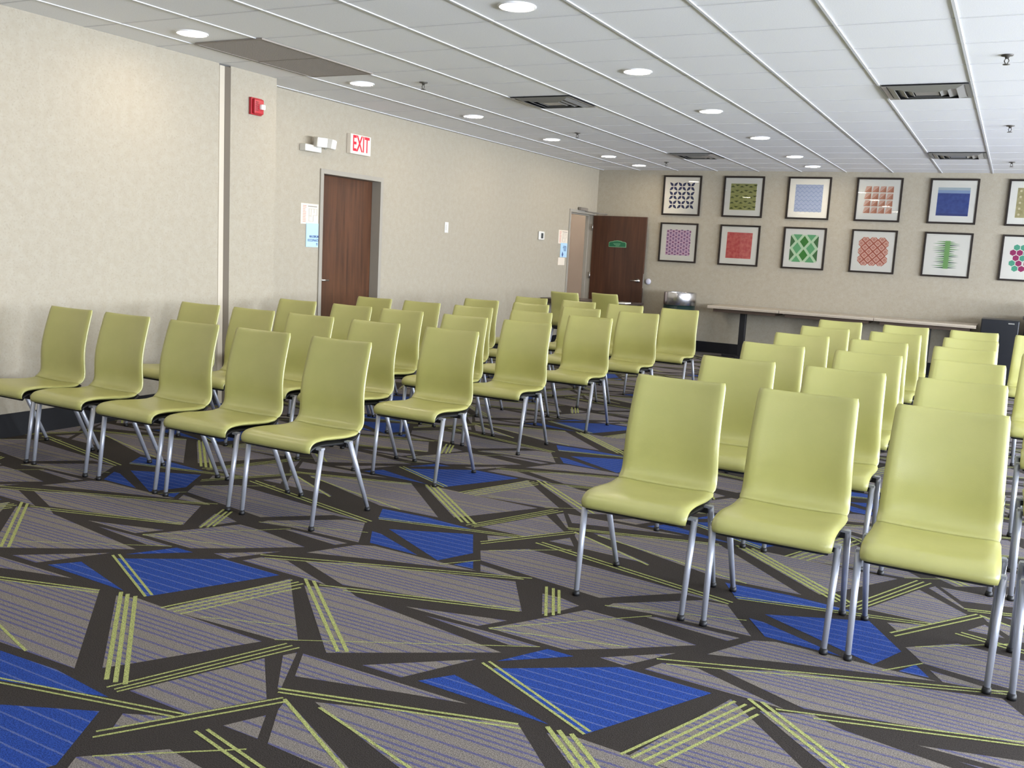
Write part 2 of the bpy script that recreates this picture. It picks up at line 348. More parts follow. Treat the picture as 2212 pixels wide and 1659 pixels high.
# the divider rail on the left wall
struct(box_obj('trim_3', (X1-.06, X1+.006, 5.553, 5.606, 0, H-.012), mat('rail_paint', (186,176,158), .5), None, .003), 'pale vertical rail on the left wall', 'trim')
struct(box_obj('trim_4', (.26, X1+.004, 5.608, 5.672, 0, H-.012), M_chan), 'brown vertical channel beside the pale rail', 'trim')

# ------------------------------------------------------------------ doors
def frame(name, d, label, jamb=.204):
    a, b, h = d; a += .006; b -= .006; h -= .006; bm = bmesh.new(); t = .045
    bx(bm, -jamb, .016, a-t, a, 0, h+t); bx(bm, -jamb, .016, b, b+t, 0, h+t); bx(bm, -jamb, .016, a, b, h, h+t)
    q = -jamb+.06; bx(bm, -jamb+.005, q, a, a+.016, 0, h); bx(bm, -jamb+.005, q, b-.016, b, 0, h); bx(bm, -jamb+.005, q, a+.016, b-.016, h-.016, h)
    return struct(obj(name, bm, M_paint, None, .002), label, 'door frame')
def lever(parent, x, y, z, ax, side, mname='lever_handle'):
    bm = bmesh.new()
    if ax == 'x':
        lathe(bm, [(0, 0), (.03, 0), (.03, .006), (.012, .01), (.012, .05), (0, .05)], 20, x, y, z, 0, 'x'); tube(bm, (x+.045, y, z), (x+.045, y+side*.11, z-.003), .010, .008)
    else:
        lathe(bm, [(0, 0), (.03, 0), (.03, -.006), (.012, -.01), (.012, -.05), (0, -.05)], 20, x, y, z, 0, 'y'); tube(bm, (x, y-.045, z), (x+side*.11, y-.045, z-.003), .010, .008)
    o = obj(mname, bm, M_alu, parent); o['label'] = 'satin metal lever handle'; return o
frame('trim_5', D1, 'taupe painted metal frame of the closed brown door')
d1 = struct(box_obj('door_1', (-.138, -.094, D1[0]+.009, D1[1]-.009, .008, D1[2]-.009), M_door, None, .002), 'closed red-brown wooden door in the left wall', 'door')
lever(d1, -.094, D1[0]+.08, .985, 'x', 1)
frame('trim_6', D2, 'taupe painted metal frame of the open door', .124)
d2 = struct(box_obj('door_2', (.02, .905, D2[1]-.022, D2[1]+.022, .008, D2[2]-.012), M_door2, None, .002), 'dark brown wooden door standing open against the end wall', 'door')
lever(d2, .83, D2[1]-.022, 1.01, 'y', -1)
bm = bmesh.new(); bx(bm, .906, .909, D2[1]-.014, D2[1]+.014, .90, 1.12); o = obj('latch_plate', bm, M_alu, d2)
for z in (.25, 1.0, 1.75):
    bm = bmesh.new(); lathe(bm, [(0, 0), (.009, 0), (.009, .1), (0, .1)], 12, .012, D2[1]-.03, z); obj('hinge', bm, M_alu, d2)
# arched green plaque on the open door
M_green = mat('green_enamel', (24,92,60), .4); M_gedge = mat('plaque_edge', (120,168,128), .4)
def plaque_pts(s):
    w_, h_ = .145*s, .0
    P = [(-.145, -.045), (.145, -.045), (.145, .022), (.125, .036), (.075, .043), (.055, .052), (0, .058), (-.055, .052), (-.075, .043), (-.125, .036), (-.145, .022)]
    return [(u*(1-(1-s)*.5), v*(1-(1-s)*1.6)) for u, v in P]
bm = bmesh.new(); yy = D2[1]-.022
def prism(bm, P, y0, y1, cx, cz, mi):
    A = [bm.verts.new((cx+u, y0, cz+v)) for u, v in P]; B = [bm.verts.new((cx+u, y1, cz+v)) for u, v in P]
    bm.faces.new(A).material_index = mi; bm.faces.new(B[::-1]).material_index = mi
    for k in range(len(P)):
        q = (k+1) % len(P); bm.faces.new([A[k], A[q], B[q], B[k]]).material_index = mi
prism(bm, plaque_pts(1), yy-.006, yy, .452, 1.553, 0); prism(bm, plaque_pts(.9), yy-.008, yy-.005, .452, 1.553, 1)
for k, (u, v, ww) in enumerate(((-.01, .010, .06), (-.005, -.008, .05), (0, -.024, .03))): bx(bm, .452+u-ww, .452+u+ww, yy-.0086, yy-.0078, 1.553+v-.003, 1.553+v+.003, 0)
pl = obj('door_plaque', bm, [M_gedge, M_green], d2); pl['label'] = 'green arched plaque with a pale edge'
# closer arm over the open doorway
bm = bmesh.new(); bx(bm, .017, .055, 13.15, 13.42, 2.03, 2.075); tube(bm, (.036, 13.38, 2.03), (.12, 13.52, 2.012), .008, .008); tube(bm, (.12, 13.52, 2.012), (.25, 13.72, 2.006), .008, .008)
t = obj('door_closer', bm, mat('closer_paint', (120,112,102), .4)); tag(t, 'grey closer with folding arm above the open dark brown door', 'door closer')
bm = bmesh.new(); lathe(bm, [(0, 0), (.047, 0), (.043, -.012), (.03, -.02), (0, -.022)], 28, 0, 0, 0, 0, 'y')
t = obj('door_bumper', bm, mat('bumper_plastic', (196,194,205), .4), loc=(.945, D-.0005, 1.005)); tag(t, 'round pale wall bumper beside the edge of the open door', 'door stop')

# ------------------------------------------------------------------ chairs
M_vinyl = mat('green_vinyl', (174,171,101), .34, noise=(7, (169,167,97)), bump=.12, bscale=300, spec=1.0)
M_under = mat('black_shell', (18,18,20), .5)
def resample(P, n):
    P = [Vector(p) for p in P]
    # Catmull-Rom through the points
    pts = []
    for i in range(len(P)-1):
        p0, p1, p2, p3 = P[max(i-1, 0)], P[i], P[i+1], P[min(i+2, len(P)-1)]
        for k in range(8):
            t = k/8; pts.append(.5*((2*p1)+(p2-p0)*t+(2*p0-5*p1+4*p2-p3)*t*t+(3*p1-p0-3*p2+p3)*t**3))
    pts.append(P[-1]); L = [0]
    for a, b in zip(pts, pts[1:]): L.append(L[-1]+(b-a).length)
    out = []
    for k in range(n+1):
        s = L[-1]*k/n; j = 0
        while j < len(L)-2 and L[j+1] < s: j += 1
        t = (s-L[j])/max(L[j+1]-L[j], 1e-9); out.append(pts[j].lerp(pts[j+1], min(max(t, 0), 1)))
    return out
def sweep(bm, path, wfun, tfun, bend, n=44, nu=14, smooth=True):
    """sweep a rounded bar section of width wfun and thickness tfun along a (y, z) path; bend(t, u) pushes along the normal"""
    pts = resample(path, n); rings = []
    for k, p in enumerate(pts):
        a = pts[max(k-1, 0)]; b = pts[min(k+1, n)]; tg = (b-a).normalized(); nr = Vector((-tg.y, tg.x))
        t = k/n; w_ = wfun(t)/2; th = tfun(t)/2; e = min(t, 1-t)*n; r = max(.25, min(1, (e+.25)/2.2)); th *= math.sqrt(1-(1-r)**2) if r < 1 else 1
        shrink = .006*(1-r); w_ -= shrink
        ring = []
        for q in range(nu+1):
            u = -1+2*q/nu; us = math.sin(u*PI/2)*.35+u*.65; ring.append((us, th*(1 if abs(u) < .99 else .45)))
        ring2 = [(u, -v) for u, v in ring[::-1]]
        loop = [(ring[0][0]-.012, 0)] and []
        for u, v in ring: loop.append((u, v))
        loop.append((1.018, 0))
        for u, v in ring2: loop.append((u, v))
        loop.append((-1.018, 0))
        rr = []
        for u, v in loop:
            off = v + bend(t, min(max(u, -1), 1))
            rr.append(bm.verts.new((u*w_, p.x+nr.x*off, p.y+nr.y*off)))
        rings.append(rr)
    m_ = len(rings[0])
    for A, B in zip(rings, rings[1:]):
        for q in range(m_):
            f = bm.faces.new([A[q], A[(q+1) % m_], B[(q+1) % m_], B[q]]); f.smooth = smooth
    for Rg, fl in ((rings[0], 1), (rings[-1], 0)):
        h = nu+1
        top = Rg[:h]; bot = Rg[h+1:2*h+1][::-1]
        for q in range(nu):
            f = bm.faces.new([top[q], top[q+1], bot[q+1], bot[q]]); f.smooth = smooth
        bm.faces.new([top[nu], Rg[h], bot[nu]]); bm.faces.new([top[0], bot[0], Rg[-1]])
SEAT = [(-.236,.378),(-.238,.392),(-.232,.408),(-.214,.420),(-.185,.425),(-.13,.424),(-.06,.418),(.02,.411),(.08,.409),(.120,.412),(.142,.418)]
BACK = [(.140,.422),(.164,.431),(.185,.448),(.197,.474),(.203,.510),(.203,.550),(.204,.595),(.212,.655),(.229,.725),(.248,.79),(.264,.842),(.272,.868)]
def make_chair():
    t = thing('stacking_chair', 'x', 'chair')
    bm = bmesh.new(); sweep(bm, SEAT, lambda s: .432-.004*s, lambda s: .024, lambda s, u: .007*u*u*min(1, s*2.5)*(1 if s > 0 else 0), 34)
    obj('seat', bm, M_vinyl, t)
    bm = bmesh.new(); sweep(bm, BACK, lambda s: .424-.036*s, lambda s: .024, lambda s, u: .019*u*u*(.25+.75*min(s*4, 1)), 46)
    obj('backrest', bm, M_vinyl, t)
    bm = bmesh.new(); sweep(bm, [(-.224,.366),(-.218,.380),(-.19,.395),(-.13,.397),(-.04,.390),(.05,.383),(.10,.386),(.14,.397),(.165,.415)], lambda s: .408, lambda s: .028, lambda s, u: 0, 16, 8)
    for y in (-.160, .045): bx(bm, -.222, .222, y-.014, y+.014, .366, .388)
    obj('seat_frame', bm, M_under, t)
    for sx in (-1, 1):
        for (y0, y1) in ((-.168, -.222), (.048, .222)):
            bm = bmesh.new(); top = Vector((sx*.229, y0, .392)); bot = Vector((sx*.222, y1, .014))
            tube(bm, top, bot, .0135, .0105)
            bx(bm, min(sx*.205, sx*.238), max(sx*.205, sx*.238), y0-.014, y0+.014, .386, .396)
            lg = obj('leg', bm, M_steel, t)
            bm = bmesh.new(); lathe(bm, [(0, 0), (.0150, 0), (.0155, .008), (.0125, .022), (0, .022)], 14, sx*.222, y1, 0); g = obj('glide', bm, M_glide, lg); g['label'] = 'black rubber glide'
    return t
chair0 = make_chair(); index_tree(chair0)
used = [False]
def place_chair(x, y, rz, label, group):
    c = chair0 if not used[0] else copy_tree(chair0)
    used[0] = True
    c.location = (x, y, 0.0009); c.rotation_euler = (0, 0, rz); c['label'] = label; c['category'] = 'chair'; c['group'] = group
    return c
LEFT = [(3.612, [.795, 1.305, 1.862, 2.385, 2.925]), (4.69, [.775, 1.29, 1.81, 2.345, 2.93]), (5.765, [.76, 1.32, 1.81, 2.38, 2.905]),
        (6.82, [.76, 1.29, 1.83, 2.40, 2.945]), (7.86, [1.31, 1.86, 2.40, 2.975]), (8.95, [1.31, 1.88, 2.42, 3.01])]
RIGHT = [(3.605, [4.765, 5.298, 5.827, 6.345]), (4.68, [4.73, 5.275, 5.81, 6.335]), (5.80, [4.665, 5.235, 5.79, 6.33]),
         (6.89, [4.63, 5.165, 5.725, 6.27]), (7.95, [4.61, 5.165, 5.72, 6.33]), (9.12, [4.55, 5.135, 5.705, 6.23])]
ordn = ['first', 'second', 'third', 'fourth', 'fifth', 'sixth']
rows = ['front row', 'second row', 'third row', 'fourth row', 'fifth row', 'back row']
jit = random.Random(3)
for blk, R in (('left', LEFT), ('right', RIGHT)):
    for r, (y, xs) in enumerate(R):
        for k, x in enumerate(xs):
            if k == len(xs)-1 and blk == 'left': pos = 'aisle end of the %s' % rows[r]
            elif k == 0: pos = ('wall end of the %s' if blk == 'left' else 'aisle end of the %s') % rows[r]
            elif k == len(xs)-1: pos = 'far right of the %s' % rows[r]
            else: pos = '%s from the left in the %s' % (ordn[k], rows[r])
            place_chair(x, y, math.radians(jit.uniform(-.7, .7)), 'olive green vinyl chair, %s of the %s block' % (pos, blk), 'olive green chairs in rows')
place_chair(.835, 11.32, PI, 'olive green chair seen from behind, at the dark table near the doorway wall', 'olive green chairs at the dark table')
place_chair(1.245, 11.755, PI-.12, 'olive green chair seen from behind, in front of the open brown door', 'olive green chairs at the dark table')

# ------------------------------------------------------------------ dark table by the open door
t = thing('side_table', 'dark wooden table by the left wall before the open door', 'table', (.675, 12.36, 0))
M_dwood = wood('dark_table_wood', (48,38,34), (70,56,50), (2, 14, 14))
bm = bmesh.new(); bx(bm, -.65, .65, -.36, .36, .70, .728); obj('table_top', bm, M_dwood, t, .004)
bm = bmesh.new(); bx(bm, -.59, .59, -.30, .30, .655, .70); obj('under_box', bm, M_dwood, t)
for sx in (-1, 1):
    for sy in (-1, 1):
        bm = bmesh.new(); tube(bm, (sx*.585, sy*.30, .70), (sx*.585, sy*.30, 0.001), .022, .018); obj('leg', bm, M_black, t)
tag(box_obj('paper_stack', (1.19, 1.31, 12.03, 12.25, .7285, .742), mat('paper_white', (235,232,222), .7)), 'small stack of white paper on the dark table edge', 'paper')

# ------------------------------------------------------------------ pedestal tables along the end wall
M_lam = mat('beige_laminate', (188,176,158), .35, noise=(60, (180,168,150))); M_lame = mat('laminate_edge', (166,154,138), .4)
M_under_box = mat('brown_under_box', (74,58,46), .6)
first = None
spots = [(2.105, 3.122), (3.128, 4.366), (4.372, 5.60)]
for k, (a, b) in enumerate(spots):
    cx = (2.56, 3.755, 5.02)[k]; 
    t = thing('pedestal_table', ['beige topped pedestal table under the prints, nearest the waste bin', 'beige topped pedestal table, middle of three along the end wall', 'beige topped pedestal table along the end wall beside the black fridge'][k], 'table', (cx, 13.55, 0), 0, 'pedestal tables along the end wall')
    bm = bmesh.new(); bx(bm, a-cx, b-cx, -.32, .315, .722, .742); obj('table_top', bm, M_lam, t, .003)
    bm = bmesh.new(); bx(bm, a-cx, b-cx, -.322, .315, .702, .7215); obj('edge_band', bm, M_lame, t, .002)
    bm = bmesh.new(); bx(bm, a-cx+.07, b-cx-.07, -.25, .28, .655, .702); obj('under_box', bm, M_under_box, t)  # dark brown box set in beneath the top
    bm = bmesh.new(); bx(bm, -.042, .042, -.042, .042, .03, .66); obj('column', bm, M_black, t, .004)
    bm = bmesh.new(); bx(bm, -.27, .27, -.03, .03, .001, .032); bx(bm, -.03, .03, -.25, .25, .001, .032); obj('foot', bm, M_black, t, .004)
# waste bin
t = thing('waste_bin', 'round dark green waste bin with a shiny steel band beside the open door', 'waste bin', (1.62, 13.44, 0))
bm = bmesh.new(); lathe(bm, [(0, .001), (.215, .001), (.225, .03), (.232, .715), (0, .715)], 40); obj('body', bm, mat('dark_green_paint', (22,44,42), .35), t)
bm = bmesh.new(); lathe(bm, [(.236, .705), (.240, .71), (.240, .885), (.236, .893), (.225, .893), (.222, .885), (.222, .72), (.236, .705)], 48); o = obj('top_band', bm, M_chrome, t); o['label'] = 'polished steel band'
# fridge, cupboard and box
t = thing('mini_fridge', 'black mini fridge with a chrome badge at the end of the tables', 'fridge', (5.865, 13.46, 0))
M_fr = mat('black_enamel', (24,26,32), .3)
bm = bmesh.new(); bx(bm, -.215, .215, -.19, .24, .02, .838); obj('body', bm, M_fr, t, .006)
bm = bmesh.new(); bx(bm, -.213, .213, -.245, -.192, .06, .836); dr = obj('door', bm, M_fr, t, .01)
bm = bmesh.new(); bx(bm, .09, .16, -.249, -.244, .792, .806); o = obj('badge', bm, M_chrome, dr); o['label'] = 'small chrome badge'
for sx in (-.17, .17):
    bm = bmesh.new(); lathe(bm, [(0, 0.001), (.02, 0.001), (.02, .022), (0, .022)], 12, sx, -.15, 0); obj('foot', bm, M_black, t)
t = thing('cupboard', 'dark cupboard to the right of the black fridge', 'cupboard', (6.50, 13.50, 0))
M_cup = mat('dark_cupboard', (44,44,46), .5)
bm = bmesh.new(); bx(bm, -.36, .36, -.24, .30, .03, .86); obj('body', bm, M_cup, t, .004)
bm = bmesh.new(); bx(bm, -.39, .38, -.27, .31, .86, .885); obj('top', bm, M_cup, t, .004)
for sx in (-1, 1):
    bm = bmesh.new(); bx(bm, min(sx*.01, sx*.35), max(sx*.01, sx*.35), -.262, -.242, .06, .84); dd = obj('door', bm, M_cup, t, .003)
    bm = bmesh.new(); tube(bm, (sx*.04, -.275, .5), (sx*.04, -.275, .62), .005, .005, 8); obj('handle', bm, M_alu, dd)
tag(box_obj('white_box', (6.20, 6.46, 13.30, 13.55, .886, 1.06), M_white, None, .005), 'white box on the dark cupboard', 'box')

# ------------------------------------------------------------------ framed prints
FX, FS, FP = 1.0857, .5932, .9351
M_frame = mat('dark_bronze_frame', (34,26,20), .6, spec=.3); M_matb = mat('cream_mat_board', (248,245,234), .8)
M_pglass = bpy.data.materials.new('picture_glass'); M_pglass.use_nodes = True
nt = M_pglass.node_tree; nt.nodes.clear()
o_ = nt.nodes.new('ShaderNodeOutputMaterial'); mxs = nt.nodes.new('ShaderNodeMixShader'); tr = nt.nodes.new('ShaderNodeBsdfTransparent')
gl = nt.nodes.new('ShaderNodeBsdfGlossy'); gl.inputs['Roughness'].default_value = .015; fr = nt.nodes.new('ShaderNodeFresnel'); fr.inputs[0].default_value = 1.38
nt.links.new(fr.outputs[0], mxs.inputs[0]); nt.links.new(tr.outputs[0], mxs.inputs[1]); nt.links.new(gl.outputs[0], mxs.inputs[2]); nt.links.new(mxs.outputs[0], o_.inputs[0])
INK = {}
def ink(c, alt=None, sc_=30):
    k = (c, alt)
    if k not in INK: INK[k] = mat('ink_%d_%d_%d' % c + ('_m' if alt else ''), c, .85, noise=(sc_, alt) if alt else None)
    return INK[k]
def clipsq(P, s=.195): return clip(P, -s, s, -s, s)
def art(fn):
    """runs fn(add) where add(points, colour, layer) lays a flat shape of the print, in metres about its centre"""
    shapes = []; fn(lambda P, c, l=0, alt=None: shapes.append((clipsq(P), c, l, alt))); return shapes
def a_leaves(add):
    for i in range(3):
        for j in range(3):
            cx, cy = (i-1)*.134, (j-1)*.134
            for k in range(4):
                a = PI/4+k*PI/2; d = Vector((math.cos(a), math.sin(a))); n = Vector((-d.y, d.x))
                P = [d*.006, d*.035+n*.021, d*.062+n*.014, d*.088, d*.062-n*.014, d*.035-n*.021]
                add([(cx+p.x, cy+p.y) for p in P], (44,50,92))
def a_olive(add):
    add([(-.19,-.19),(.19,-.19),(.19,.19),(-.19,.19)], (176,176,108), 0, (160,162,92))
    for r in range(5):
        for k in range(6):
            x = -.16+k*.066+(.0 if r % 2 else 0); y = -.165+r*.078+(.02 if k % 2 else 0); s = -1 if k % 2 else 1
            add([(x-.034, y-.008*s), (x, y+.014*s), (x+.034, y-.008*s), (x, y-.010*s)][::s], (84,92,40), 1)
def a_waves(add):
    add([(-.19,-.19),(.19,-.19),(.19,.19),(-.19,.19)], (178,190,214))
    for r in range(13):
        P = []; y0 = -.178+r*.030; s = 1 if r % 2 else -1
        for k in range(13): P.append((-.19+k*.38/12, y0+(.012 if k % 2 else -.012)*s))
        add(P+[(x, y-.007) for x, y in P[::-1]], (132,150,194) if r % 2 else (158,172,208), 1)
def a_tri(add):
    for i in range(4):
        for j in range(4):
            x, y = -.19+i*.095, -.19+j*.095
            add([(x+.002, y+.006), (x+.092, y+.006), (x+.088, y+.09)], (216,150,120)); add([(x+.002, y+.010), (x+.084, y+.09), (x+.02, y+.085)], (234,190,166))
            add([(x+.05, y+.006), (x+.092, y+.006), (x+.088, y+.09)], (196,130,100), 1)
def a_sea(add):
    add([(-.2,-.19),(.2,-.19),(.2,.105),(-.2,.105)], (62,86,160), 0, (48,68,138)); add([(-.2,.105),(.2,.105),(.2,.145),(-.2,.145)], (150,172,206)); add([(-.2,.145),(.2,.145),(.2,.18),(-.2,.18)], (186,200,204))
    add([(-.2,-.19),(.2,-.19),(.2,-.16),(-.2,-.16)], (46,62,128), 1)
def a_tan(add):
    add([(-.19,-.19),(.19,-.19),(.19,.19),(-.19,.19)], (186,176,126), 0, (166,154,104))
    for i in range(5):
        for j in range(5):
            x, y = -.15+i*.075, -.15+j*.075+(.02 if i % 2 else 0); add([(x+.016*math.cos(q*PI/3), y+.016*math.sin(q*PI/3)) for q in range(6)], (222,214,176), 1)
def a_rings(add):
    add([(-.19,-.19),(.19,-.19),(.19,.19),(-.19,.19)], (228,192,216))
    for r in range(5):
        for k in range(5):
            x = -.17+k*.088-(.044 if r % 2 else 0); y = -.16+r*.082
            add([(x+.015*math.cos(q*PI/3), y+.015*math.sin(q*PI/3)) for q in range(6)], (150,84,130), 1)
            for q in range(6):
                a = q*PI/3+.5; px, py = x+.042*math.cos(a), y+.042*math.sin(a)
                add([(px-.009, py-.004), (px+.006, py-.009), (px+.009, py+.004), (px-.005, py+.009)], (112,62,128), 1)
def a_red(add): add([(-.188,-.19),(.186,-.19),(.190,.186),(-.186,.19)], (206,84,84), 0, (222,120,112))
def a_diamond(add):
    add([(-.19,-.19),(.19,-.19),(.19,.19),(-.19,.19)], (214,240,200))
    for i in range(-1, 4):
        for j in range(-1, 5):
            x = -.19+i*.19+(0 if j % 2 else .095); y = -.19+j*.095
            col = (66,142,54) if abs(x) < .01 else ((116,190,130) if abs(abs(x)-.095) < .01 else (76,124,72))
            add([(x-.062, y), (x, y-.082), (x+.062, y), (x, y+.082)], col, 1)
def a_lattice(add):
    for r in range(7):
        n = 4 if r % 2 else 3
        for k in range(n):
            x = (k-(n-1)/2)*.108; y = -.165+r*.055
            for s, c in ((.056, (210,120,100)), (.044, (236,188,168)), (.018, (206,112,92)), (.008, (240,210,196))):
                add([(x-s, y), (x, y-s), (x+s, y), (x, y+s)], c, {.056:0,.044:1,.018:2,.008:3}[s])
def a_spikes(add):
    rr = random.Random(5)
    for r in range(15):
        y = -.17+r*.0245; L = .10+.07*rr.random(); Rr = .08+.08*rr.random(); dy = rr.uniform(-.006, .006)
        add([(-L-.02, y), (0, y-.010), (Rr, y+dy), (0, y+.010)], (112,166,96) if r % 3 else (60,104,70))
        add([(-.035, y-.013), (.03, y-.013), (.026, y+.013), (-.03, y+.013)], (142,190,118), 1)
def a_hex(add):
    M, T = (168,56,108), (92,178,146)
    cells = [(-1.5,3,T),(-.5,3,T),(-2,2,M),(-1,2,M),(-1.5,1,M),(-.5,1,T),(-2,0,T),(-1,0,M),(-1.5,-1,T),(-.5,-1,M),(.5,1,M),(1.2,2,T),(.2,0,M),(1,-1,T),(0,2,T),(.5,-1,T),(1.2,0,M),(1.6,1,T)]
    for i, j, c in cells:
        x, y = i*.078+.0, (j-1)*.068; add([(x+.040*math.cos(q*PI/3+PI/6), y+.040*math.sin(q*PI/3+PI/6)) for q in range(6)], c)
ART = [[(a_leaves, 'navy leaf crosses'), (a_rings, 'purple speckled rings on pink')], [(a_olive, 'olive green scallops'), (a_red, 'a plain brushed red square')],
       [(a_waves, 'pale blue zigzag waves'), (a_diamond, 'green diamonds')], [(a_tri, 'salmon triangles'), (a_lattice, 'a coral diamond lattice')],
       [(a_sea, 'a deep blue block under a pale band'), (a_spikes, 'a green spiky column')], [(a_tan, 'dotted tan squares'), (a_hex, 'magenta and teal hexagons')]]
for ci in range(6):
    for ri in range(2):
        fn, desc = ART[ci][ri]; x0 = FX+ci*FP; zt = (2.6246, 1.9191)[ri]; cx, cz = x0+FS/2, zt-FS/2; h = FS/2
        t = thing('framed_print', 'dark framed print of %s on the end wall' % desc, 'framed print', (cx, D, cz), 0, 'framed prints on the end wall')
        bm = bmesh.new(); fwid = .024
        bx(bm, -h, h, -.032, -.001, h-fwid, h); bx(bm, -h, h, -.032, -.001, -h, -h+fwid); bx(bm, -h, -h+fwid, -.032, -.001, -h+fwid, h-fwid); bx(bm, h-fwid, h, -.032, -.001, -h+fwid, h-fwid)
        obj('frame', bm, M_frame, t, .002)
        q = h-fwid+.001
        bm = bmesh.new(); bx(bm, -q, q, -.014, -.004, -q, q); obj('mat_board', bm, M_matb, t)
        bm = bmesh.new(); mats = []
        for P, c, l, alt in art(fn):
            if len(P) < 3: continue
            mm = ink(c, alt, 25)
            if mm not in mats: mats.append(mm)
            ngon(bm, [(u, -.0146-.0004*l, v) for u, v in P], mats.index(mm))
        for f in bm.faces:
            f.normal_update()
            if f.normal.y > 0: f.normal_flip()
        me = bpy.data.meshes.new('print'); bm.to_mesh(me); bm.free()
        for mm in mats: me.materials.append(mm)
        po = bpy.data.objects.new('print', me); C.objects.link(po); po.parent = t
        bm = bmesh.new(); bx(bm, -q, q, -.0235, -.0215, -q, q); obj('glass', bm, M_pglass, t)

# ------------------------------------------------------------------ things on the left wall
# exit sign
t = thing('exit_sign', 'white box exit sign with red letters above the closed door', 'exit sign', (0, 7.717, 2.337))
bm = bmesh.new(); bx(bm, .001, .052, -.163, .163, -.095, .095); obj('housing', bm, mat('exit_housing', (214,206,192), .4, emit=(255,235,225), estr=.04), t, .004)
bm = bmesh.new(); text_mesh(bm, 'EXIT', .215, lambda u, v: (.0535, u, v), 0, .62, .004)
o = obj('lettering', bm, mat('exit_red', (214,24,48), .4, emit=(255,40,60), estr=.12), t); o['label'] = 'red letters EXIT'
# twin emergency lamps
t = thing('emergency_light', 'white emergency light with two square lamp heads beside the exit sign', 'emergency light', (0, 7.0, 2.25))
bm = bmesh.new(); bx(bm, .001, .075, -.14, .09, -.062, .0); obj('body', bm, M_white, t, .006)
for y, z, rz in ((.02, .03, -.35), (.165, .03, .35)):
    bm = bmesh.new(); bx(bm, -.03, .04, -.055, .055, -.045, .045); hd = obj('lamp_head', bm, M_white, t, .008); hd.location = (.115, y, z); hd.rotation_euler = (0, .15, rz)
    bm = bmesh.new(); bx(bm, .0402, .044, -.046, .046, -.036, .036); ln = obj('lens', bm, mat('clear_lens', (245,244,240), .1, coat=.5), hd); ln['label'] = 'bright square lens'
    bm = bmesh.new(); tube(bm, (.06, y*.9, -.02), (.10, y, z), .012, .012); obj('bracket', bm, M_white, t)
# fire alarm strobe on the pier
t = thing('fire_alarm', 'red fire alarm with a clear strobe high on the wall pier', 'fire alarm', (X1, 5.938, 2.43))
M_red = mat('alarm_red', (168,28,40), .35)
bm = bmesh.new(); bx(bm, .001, .028, -.062, .062, -.068, .068); obj('back_plate', bm, M_red, t, .003)
bm = bmesh.new(); bx(bm, .028, .055, -.05, .058, -.062, .06); obj('housing', bm, M_red, t, .01)
bm = bmesh.new(); bx(bm, .050, .082, .004, .05, -.024, .018); o = obj('strobe_lens', bm, mat('strobe_clear', (240,238,236), .08, coat=.8), t, .008); o['label'] = 'clear white strobe lens'
bm = bmesh.new()
for k in range(5): bx(bm, .0552, .0565, -.04, -.008, -.035+k*.016, -.029+k*.016)
obj('sounder_slots', bm, mat('alarm_dark', (90,14,22), .5), t)
# switch and thermostat
t = thing('light_switch', 'white light switch plate alone on the middle of the left wall', 'light switch', (0, 9.455, 1.60))
bm = bmesh.new(); bx(bm, .001, .007, -.04, .04, -.062, .062); obj('plate', bm, M_white, t, .002)
bm = bmesh.new(); bx(bm, .007, .013, -.016, .016, -.032, .032); obj('rocker', bm, M_white, t, .002)
t = thing('thermostat', 'white rounded thermostat with a dark screen on the left wall', 'thermostat', (0, 11.945, 1.60))
bm = bmesh.new(); bx(bm, .001, .026, -.085, .085, -.06, .06); obj('body', bm, M_white, t, .02, 4)
bm = bmesh.new(); bx(bm, .026, .0275, -.03, .035, -.038, .035); o = obj('screen', bm, mat('dark_screen', (70,72,70), .2), t); o['label'] = 'dark grey screen'
# notices
M_cream = mat('cream_paper', (214,202,184), .7); M_pinkink = mat('faded_red_ink', (206,140,126), .8); M_greyink = mat('grey_ink', (128,124,116), .8)
M_bluep = mat('pale_blue_paper', (168,198,216), .7); M_navy = mat('navy_ink', (58,80,128), .7)
def notice(name, label, y0, y1, z0, z1, x, paper, draw, cat='notice', group=None):
    cy, cz = (y0+y1)/2, (z0+z1)/2
    t = thing(name, label, cat, (0, cy, cz), 0, group)
    bm = bmesh.new(); bx(bm, x, x+.002, y0-cy, y1-cy, z0-cz, z1-cz); obj('sheet', bm, paper, t)
    if draw:
        bm = bmesh.new(); mats = draw(bm, x+.0025, (y1-y0)/2, (z1-z0)/2)
        obj('printing', bm, mats, t)
def d_evac(bm, x, a, b):
    r = random.Random(2)
    for k in range(11):
        z = b*.78-k*b*.155; l = a*(.28+.12*r.random())
        bx(bm, x-.0003, x, -a*.78, -a*.78+l, z-b*.035, z+b*.035, 0)
    bx(bm, x-.0003, x, -a*.2, a*.85, b*.70, b*.78, 1)
    for (u0, u1, v0, v1) in ((-.1,.85,.5,.52),(-.1,-.07,-.7,.5),(.82,.85,-.1,.5),(.4,.85,-.12,-.1),(.4,.43,-.7,-.1),(-.1,.43,-.72,-.7),(.15,.18,-.3,.5),(.5,.53,.1,.5),(-.1,.18,-.2,-.18)):
        bx(bm, x-.0003, x, a*u0, a*u1, b*v0, b*v1, 1)
    return [M_pinkink, M_greyink]
def d_occ(bm, x, a, b):
    text_mesh(bm, 'MAXIMUM', b*.30, lambda u, v: (x, a*.30+u, -b*.12+v), 0, .85, .0012)
    text_mesh(bm, 'OCCUPANCY', b*.28, lambda u, v: (x, a*.15+u, -b*.44+v), 0, .82, .0012)
    text_mesh(bm, '75', b*.26, lambda u, v: (x, a*.78+u, -b*.76+v), 0, .8, .0012)
    return [M_navy]
